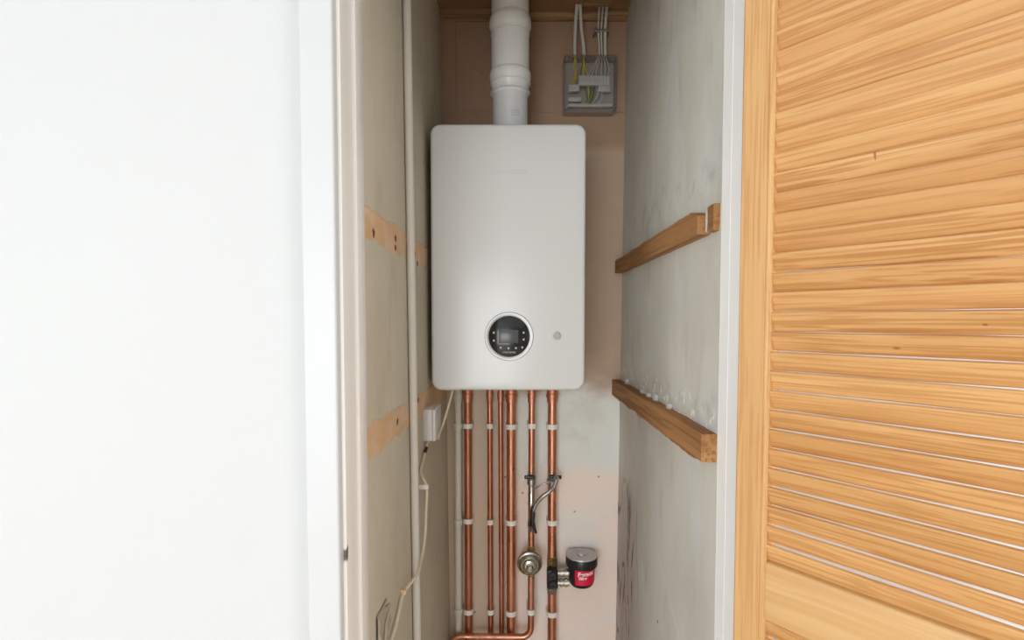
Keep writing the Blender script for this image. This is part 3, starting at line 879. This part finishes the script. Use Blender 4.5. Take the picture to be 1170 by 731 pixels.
# pass in front of the conduit where the two cross
pts = [v.copy() for v in pts]
for v in pts[4:9]:
    v.x += .017
bm = NB(); add_tube(bm, spline(pts, 8), .0033, 10)
T = thing('flex_cable', 'long cream flex hanging down the left wall from the outlet box', 'cable', tuple(pts[-1]), 0, 'cream flex cables')
obj('cable', bm, M['flex'], T)
bm = NB(); add_tube(bm, [pts[1] + (pts[0] - pts[1]) * .25, pts[1], pts[1] + (pts[2] - pts[1]) * .3], .0042, 10); obj('dark_grommet', bm, M['black'], T)
for i, (px, py, lbl, m_) in enumerate(((479.2, 556, 'small pale clip on the long flex below the outlet box', 'clip'), (461.5, 676, 'small tan clip on the long flex near the bottom of the left wall', 'putty'))):
    w = pts[4] if i == 0 else pts[9]
    bm = NB()
    xw2 = wallL(w.y, w.z)
    add_box(bm, (xw2 - .001, w.y - .0052, w.z - .0055), (w.x + .0046, w.y + .0052, w.z + .0055), .0016, 2)
    tag(obj('cable_clip', bm, M[m_], None), lbl, 'clip', 'flex clips on the left wall')
# rough torn patch of plaster low on the left wall, a few hanging shreds on it
T = thing('torn_plaster_patch', 'rough torn patch of plaster with shreds low on the left wall', 'plaster patch', tuple(W(438, 735, 0)))
def wall_sheet(poly, th, name, m_):
    bm = NB()
    fr_ = [bm.verts.new(W(px, py, th)) for px, py in poly]
    bk = [bm.verts.new(W(px, py, -.001)) for px, py in poly]
    n = len(poly); bm.faces.new(fr_); bm.faces.new(bk[::-1])
    for k in range(n): bm.faces.new((fr_[k], fr_[(k + 1) % n], bk[(k + 1) % n], bk[k]))
    bmesh.ops.triangulate(bm, faces=bm.faces)
    obj(name, bm, m_, T, smooth=False)
wall_sheet([(430.5, 704), (434, 699), (437.5, 693), (441.5, 684), (443, 685), (440, 694), (444, 690), (447, 689), (445, 700), (448, 705), (446, 716), (443, 724), (445, 735), (441, 760), (430, 760), (431, 728)], .0022, 'patch', M['rough_plaster'])
wall_sheet([(431.5, 706), (434, 708), (435, 716), (433.5, 722), (436, 732), (434, 760), (431, 760), (432, 720)], .0040, 'shred', M['paper'])
wall_sheet([(443.5, 699), (445, 700), (442.5, 714), (441.5, 730), (440, 760), (437.5, 760), (440, 713)], .0036, 'shred', M['paper'])

# ------------------------------------------------------------------ battens on the right wall
def batten(label, y_a, y_b, z_lo, z_hi, th, rag_top, rag_bot, taper=0.0, seed=0, end_cut=0.0):
    bm = NB(); n = max(6, int((y_b - y_a) / .014)); rings = []
    for i in range(n + 1):
        y = lerp(y_a, y_b, i / n)
        nt = mnoise.noise(Vector((y * 14, seed, 0))) * rag_top + mnoise.noise(Vector((y * 45, seed, 3))) * rag_top * .5
        nb = mnoise.noise(Vector((y * 14, seed, 7))) * rag_bot + mnoise.noise(Vector((y * 45, seed, 9))) * rag_bot * .5
        zt, zb_ = z_hi + nt - taper * (i / n), z_lo + nb
        if end_cut and i <= 2: zt -= end_cut * (1 - i / 2.5)
        xm = wallR(y, (zt + zb_) / 2); xf_ = xm - th
        prof = [(xm + .001, zb_), (xf_ + .002, zb_), (xf_, zb_ + .002), (xf_ + .0005, lerp(zb_, zt, .5)), (xf_, zt - .002), (xf_ + .002, zt), (xm + .001, zt)]
        rings.append([bm.verts.new((px, y, pz)) for px, pz in prof])
    for A, B_ in zip(rings, rings[1:]):
        for k in range(7): bm.faces.new((A[k], A[(k + 1) % 7], B_[(k + 1) % 7], B_[k]))
    bm.faces.new(rings[0]); bm.faces.new(rings[-1][::-1])
    o = obj('wall_batten', bm, M['batten'], None, angle=30)
    tag(o, label, 'batten', 'wooden battens on the right wall')
    # set the origin on the piece
    return o
zu1 = at(704, 297, YB - .01).z; zu0 = at(704, 312, YB - .01).z
yk = on_wall(800, 262, wallR, .02).y
batten('long upper wooden batten on the right wall, ending at a plaster gap', yk + .008, YB - .0005, zu0, zu1 + .004, .023, .003, .0012, 0.004, 1, .012)
batten('short upper wooden batten piece by the door frame on the right wall', YI + .006, yk - .008, zu0 + .001, zu1 + .004, .011, .003, .0012, 0, 5)
zw1 = at(702, 434, YB - .01).z; zw0 = at(702, 452, YB - .01).z
LBt = batten('lower wooden batten on the right wall with ragged edges', YI + .003, YB - .0005, zw0, zw1, .026, .0015, .005, 0, 9)
# plaster left between the two upper pieces
bm = NB(); add_box(bm, (wallR(yk, zu0) - .010, yk - .0075, zu0 + .002), (wallR(yk, zu0) + .002, yk + .0075, zu1 + .002), .003, 2)
tag(obj('plaster_lump', bm, M['plaster'], None), 'pale plaster plug between the two upper battens', 'plaster')
for i, px_py in enumerate(((716, 436), (734, 442), (741, 444), (749, 449), (765, 459))):
    p = on_wall(*px_py, wallR, .004)
    bm = NB(); r_ = bmesh.ops.create_icosphere(bm, subdivisions=3, radius=1)
    sc = (.006, .013 + .006 * (i % 2), .008 + .005 * ((i * 7) % 3 == 0))
    zc_ = zw1 + sc[2] * .3
    for v in r_['verts']:
        nn = 1 + .35 * mnoise.noise(v.co * 1.8 + Vector((i * 5, 0, 0)))
        v.co = Vector((wallR(p.y, zc_) - .003 + v.co.x * sc[0] * nn, p.y + v.co.y * sc[1] * nn, zc_ + v.co.z * sc[2] * nn))
    o = obj('plaster_lump', bm, M['plaster'], None)
    tag(o, ['crumb of plaster at the back corner on the lower batten', 'second plaster lump from the back on the lower batten', 'middle plaster lump along the lower batten top',
            'fourth plaster lump from the back on the lower batten', 'plaster lump nearest the door on the lower batten'][i], 'plaster', 'plaster lumps on the lower batten')

# ------------------------------------------------------------------ clear junction box and cables
YJ0, YJ1 = 1.655, YB + .0065
a, b = at(644, 127, YJ0), at(705, 63, YJ0)
T = thing('junction_box', 'clear plastic junction box full of wires on the upper back wall', 'junction box', ((a.x + b.x) / 2, YJ1, a.z))
jx0, jx1, jz0, jz1 = a.x, b.x, a.z, b.z
bm = NB(); add_rr_slab(bm, jx0, jx1, jz0, jz1, .008, YJ1 - .006, YJ1, .001); obj('back_plate', bm, M['plate'], T)
bm = NB()
o1 = rr_outline(jx0, jx1, jz0, jz1, .008, 4); o2 = rr_outline(jx0 + .003, jx1 - .003, jz0 + .003, jz1 - .003, .006, 4)
ringsv = []
for (o_, y_) in ((o1, YJ1 - .0062), (o1, YJ0), (o2, YJ0), (o2, YJ1 - .0062)):
    ringsv.append([bm.verts.new((x_, y_, z_)) for x_, z_ in o_])
n = len(o1)
for q_ in range(4):
    A, B_ = ringsv[q_], ringsv[(q_ + 1) % 4]
    for k in range(n): bm.faces.new((A[k], A[(k + 1) % n], B_[(k + 1) % n], B_[k]))
obj('side_wall_shell', bm, M['clear'], T)
bm = NB(); add_rr_slab(bm, jx0 - .0008, jx1 + .0008, jz0 - .0008, jz1 + .0008, .008, YJ0 - .004, YJ0 - .0003, .001); cv = obj('cover', bm, M['clear'], T)
for sx_ in (jx0 + .009, jx1 - .009):
    for sz_ in (jz0 + .012, jz1 - .012):
        bm = NB(); add_lathe(bm, (sx_, YJ0 - .0038, sz_), (0, -1, 0), [(.004, 0), (.004, .0012), (.003, .002), (0, .002)], 16); obj('screw', bm, M['steel'], T)
for (p0, p1, yy) in (((661.5, 97), (697, 86), 1.664), ((649.5, 104), (662, 96.3), 1.668), ((684, 104.3), (697.5, 97.3), 1.668), ((649.5, 115.5), (664, 111), 1.668), ((649, 121.5), (700, 118), 1.672)):
    a, b = at(p0[0], p0[1], yy), at(p1[0], p1[1], yy)
    bm = NB(); add_box(bm, (a.x, yy, a.z), (b.x, yy + .016, b.z), .0015, 2)
    k = int((b.x - a.x) / .009)
    for i in range(k):
        xx = lerp(a.x, b.x, (i + .5) / k)
        add_box(bm, (xx - .0025, yy - .0012, a.z + .004), (xx + .0025, yy + .001, b.z - .004), .0006, 1)
    obj('connector_block', bm, M['wago'], T)
def wire(name, parent, pp, r_, m_, Y0):
    pts_ = [at(px, py, Y0 if len(q) == 0 else q[0]) for px, py, *q in pp]
    bm = NB(); add_tube(bm, spline(pts_, 6), r_, 8); return obj(name, bm, M[m_], parent)
for pp, m_ in (([(657, 66), (656, 78), (658, 88), (655.5, 97)], 'earth'), ([(657.5, 66), (658.5, 80), (653, 97)], 'earth'),
               ([(667, 66), (668, 76), (672, 86)], 'earth'), ([(667, 66), (666.5, 78), (667, 87)], 'earth'), ([(668, 66), (664, 80), (664, 88)], 'green'),
               ([(668, 98), (670, 108), (673, 118)], 'green'), ([(672, 98), (673, 108), (672, 118)], 'earth'), ([(676, 98), (673.5, 110), (670, 117)], 'green'), ([(679, 98), (678, 108), (674, 118)], 'green'),
               ([(681, 98), (683.5, 106), (681, 113), (676, 118)], 'core'), ([(687, 104), (688, 112), (684, 118)], 'core'),
               ([(684, 66), (680, 76), (676, 87)], 'core'), ([(686, 66), (682, 78), (681, 87)], 'core'), ([(688, 66), (687, 87)], 'core'), ([(690, 66), (692, 78), (691, 87)], 'core'),
               ([(692, 66), (696, 78), (694.5, 87)], 'core'), ([(683, 66), (677.5, 76), (672, 88)], 'core')):
    wire('wire', T, [(x_, y_, 1.676) for x_, y_ in pp], .0018, m_, 1.676)
# cables from the ceiling into the box
def cable(pp, r_, label):
    pts_ = [at(px, py, Y_) for px, py, Y_ in pp]
    top = pts_[0].copy(); top.z = ZC + .001
    bm = NB(); add_tube(bm, spline([top] + pts_[1:], 6), r_, 12)
    tag(obj('grey_cable', bm, M['twin'], None), label, 'cable', 'grey cables dropping into the junction box')
zi = 66
cable([(659.5, 0, 1.655), (659, 10, 1.66), (657.5, 30, 1.672), (656.8, 50, 1.678), (656.8, zi, 1.678)], .0052, 'leftmost grey cable dropping into the clear junction box')
cable([(662.8, 0, 1.655), (663.2, 10, 1.66), (664, 30, 1.672), (666.5, 50, 1.678), (668, zi, 1.678)], .0052, 'grey cable slanting right, second from the left above the junction box')
cable([(685, 6, 1.668), (684.5, 12, 1.67), (683.5, 35, 1.674), (684.5, 50, 1.678), (685, zi, 1.678)], .0026, 'thin grey cable, third from the left above the junction box')
cable([(689, 6, 1.668), (688.5, 12, 1.67), (687, 35, 1.674), (687.3, 50, 1.678), (688, zi, 1.678)], .0026, 'thin grey cable, second from the right above the junction box')
cable([(693.5, 6, 1.668), (693, 12, 1.67), (691.5, 35, 1.674), (691.3, 50, 1.678), (691.8, zi, 1.678)], .0046, 'rightmost grey cable dropping into the clear junction box')
a = at(687, 35, 1.668)
bm = NB(); add_box(bm, (a.x - .019, 1.6645, a.z - .004), (a.x + .022, 1.668, a.z + .004), .001, 2)
for s in (-.018, .021): add_lathe(bm, (a.x + s, 1.666, a.z), (0, 1, 0), [(.0036, 0), (.0036, YB + .0065 - 1.666)], 10)
tag(obj('cable_saddle', bm, M['steel'], None), 'small grey saddle clip across the right-hand bunch of cables', 'clip')
# wooden block on the ceiling where the cables come through
a, b = at(667, 7.5, 1.60), at(697, 7.5, 1.60)
bm = NB(); add_box(bm, (a.x, 1.52, a.z), (b.x, 1.60, ZC + .001), .002, 2)
tag(obj('ceiling_block', bm, M['batten_dark'], None), 'small wooden block on the cupboard ceiling above the right-hand cables', 'wood block')

# ------------------------------------------------------------------ louvred door
P0 = Vector((.316, .759)); DIR = Vector((.598, -.801)).normalized()
rot = math.atan2(DIR.y, DIR.x)
DW, DT = .42, .028
D = thing('louvre_door', 'orange-toned pine louvred door folded open beside the boiler cupboard', 'door', (P0.x, P0.y, 0), rot)
# local: x along the door, +y away from the camera side (behind), -y towards the viewer
ZD0, ZD1 = .012, 2.10
SW = .045
def wlz(px, py):        # height on the door face of a photo position
    d_ = ray(px, py); n_ = Vector((DIR.y, -DIR.x, 0)); o_ = Vector((P0.x, P0.y, 0)) - CAM
    t_ = o_.dot(n_) / d_.dot(n_); return (CAM + d_ * t_).z
zr1 = wlz(875, 643); zr0 = wlz(874, 710)
def stile(xa, xb, inner):
    bm = NB()
    if inner > 0:
        poly = [(xa, DT), (xa, .002), (xa + .002, 0), (xb - .0075, 0), (xb - .0068, .0014), (xb - .0060, .0014), (xb - .0052, .0002), (xb - .002, .0012), (xb, .004), (xb, DT)]
    else:
        poly = [(xb, DT), (xb, .002), (xb - .002, 0), (xa + .0075, 0), (xa + .0068, .0014), (xa + .0060, .0014), (xa + .0052, .0002), (xa + .002, .0012), (xa, .004), (xa, DT)]
    add_prism(bm, poly, ZD0, ZD1)
    return obj('stile', bm, M['pine_v'], D, local=True, angle=25)
stile(0, SW, 1); stile(DW - SW, DW, -1)
def rail(za, zb_):
    bm = NB(); add_box(bm, (SW - .002, .0015, za), (DW - SW + .002, DT - .002, zb_), .004, 3)
    return obj('rail', bm, M['pine_h'], D, local=True)
rail(ZD1 - .07, ZD1 - .0005); rail(zr0, zr1); rail(ZD0 + .0005, ZD0 + .12)
PITCHZ = .0262
def door_local(px, py):
    d_ = ray(px, py); n_ = Vector((DIR.y, -DIR.x, 0)); o_ = Vector((P0.x, P0.y, 0)) - CAM
    p_ = CAM + d_ * (o_.dot(n_) / d_.dot(n_)); return ((Vector((p_.x, p_.y)) - P0).dot(DIR), p_.z)
k1, k2, k3 = door_local(998, 175), door_local(1021, 398), door_local(1123, 371)
M['pine_slat'] = pine('pine_slat', 'x', True, a=srgb(212, 166, 110), b=srgb(176, 122, 66),
    knots=((k1[0], k1[1], .0016, .0085), (k2[0], k2[1], .005, .002), (k3[0], k3[1], .003, .0014)))
def louvres(za, zb_, z_first):
    bm = NB(); z = z_first
    while z < zb_ - .006:
        if z > za + .006:
            L, th = .0268 + random.uniform(-.0004, .0003), .0058
            tilt = math.radians(22 + random.uniform(-2.2, 2.2))
            # cross-section: top towards the viewer (-y), bottom towards the rear
            sec = []
            for (cu, cv_, a0) in ((L / 2 - .002, th / 2 - .002, 0), (-(L / 2 - .002), th / 2 - .002, PI / 2), (-(L / 2 - .002), -(th / 2 - .002), PI), (L / 2 - .002, -(th / 2 - .002), 1.5 * PI)):
                for k in range(4):
                    a_ = a0 + PI / 2 * k / 3
                    sec.append((cu + .002 * math.cos(a_), cv_ + .002 * math.sin(a_)))
            yc_ = .0105
            nX = 8; rings = []
            j1, j2 = random.uniform(-.0004, .0004), random.uniform(-.0004, .0004)
            for i in range(nX + 1):
                x_ = lerp(SW - .004, DW - SW + .004, i / nX)
                w_ = lerp(j1, j2, i / nX) + .0003 * math.sin(i * 1.3 + z * 90)
                ring = []
                for (u_, v_) in sec:
                    zz = u_ * math.cos(tilt) + v_ * math.sin(tilt); yy = -u_ * math.sin(tilt) + v_ * math.cos(tilt)
                    ring.append(bm.verts.new((x_, yc_ + yy, z + zz + w_)))
                rings.append(ring)
            n_ = len(sec)
            for A, B_ in zip(rings, rings[1:]):
                for k in range(n_): bm.faces.new((A[k], A[(k + 1) % n_], B_[(k + 1) % n_], B_[k]))
            bm.faces.new(rings[0][::-1]); bm.faces.new(rings[-1])
        z += PITCHZ
    return obj('louvres', bm, M['pine_slat'], D, local=True)
louvres(zr1, ZD1 - .07, zr1 + .012)
louvres(ZD0 + .12, zr0, zr0 - .012 - PITCHZ * 34)
# two small knots on slats
# ------------------------------------------------------------------ light
def area(name, loc, rot_, sx_, sy_, power, col):
    l = bpy.data.lights.new(name, 'AREA'); l.shape = 'RECTANGLE'; l.size = sx_; l.size_y = sy_; l.energy = power; l.color = col
    o = bpy.data.objects.new(name, l); COL.objects.link(o); o.location = loc; o.rotation_euler = rot_
    return o
area('window_daylight', ((W1[0] + W1[1]) / 2, RY0 - .12, (W1[2] + W1[3]) / 2), (PI / 2, 0, 0), W1[1] - W1[0], W1[3] - W1[2], 160, (.92, .965, 1))
area('side_fill_light', (RX1 + .12, (W2[0] + W2[1]) / 2, (W2[2] + W2[3]) / 2), (0, PI / 2, 0), W2[3] - W2[2], W2[1] - W2[0], 78, (.97, .98, 1))  # added fill for the wedge behind the door and the left cupboard wall
area('left_fill_light', (RX0 - .12, (W3[0] + W3[1]) / 2, (W3[2] + W3[3]) / 2), (0, -PI / 2, 0), W3[3] - W3[2], W3[1] - W3[0], 80, (.93, .97, 1))  # added fill for the right cupboard wall and right lining
w = bpy.data.worlds.new('sky'); S.world = w; w.use_nodes = True
w.node_tree.nodes['Background'].inputs[0].default_value = (.85, .92, 1, 1)
w.node_tree.nodes['Background'].inputs[1].default_value = .6
S.view_settings.view_transform = 'Standard'; S.view_settings.look = 'None'
S.view_settings.gamma = 1; S.view_settings.use_curve_mapping = False
S.view_settings.exposure = -0.67
S.cycles.max_bounces = 10; S.cycles.diffuse_bounces = 6
S.cycles.transparent_max_bounces = 12
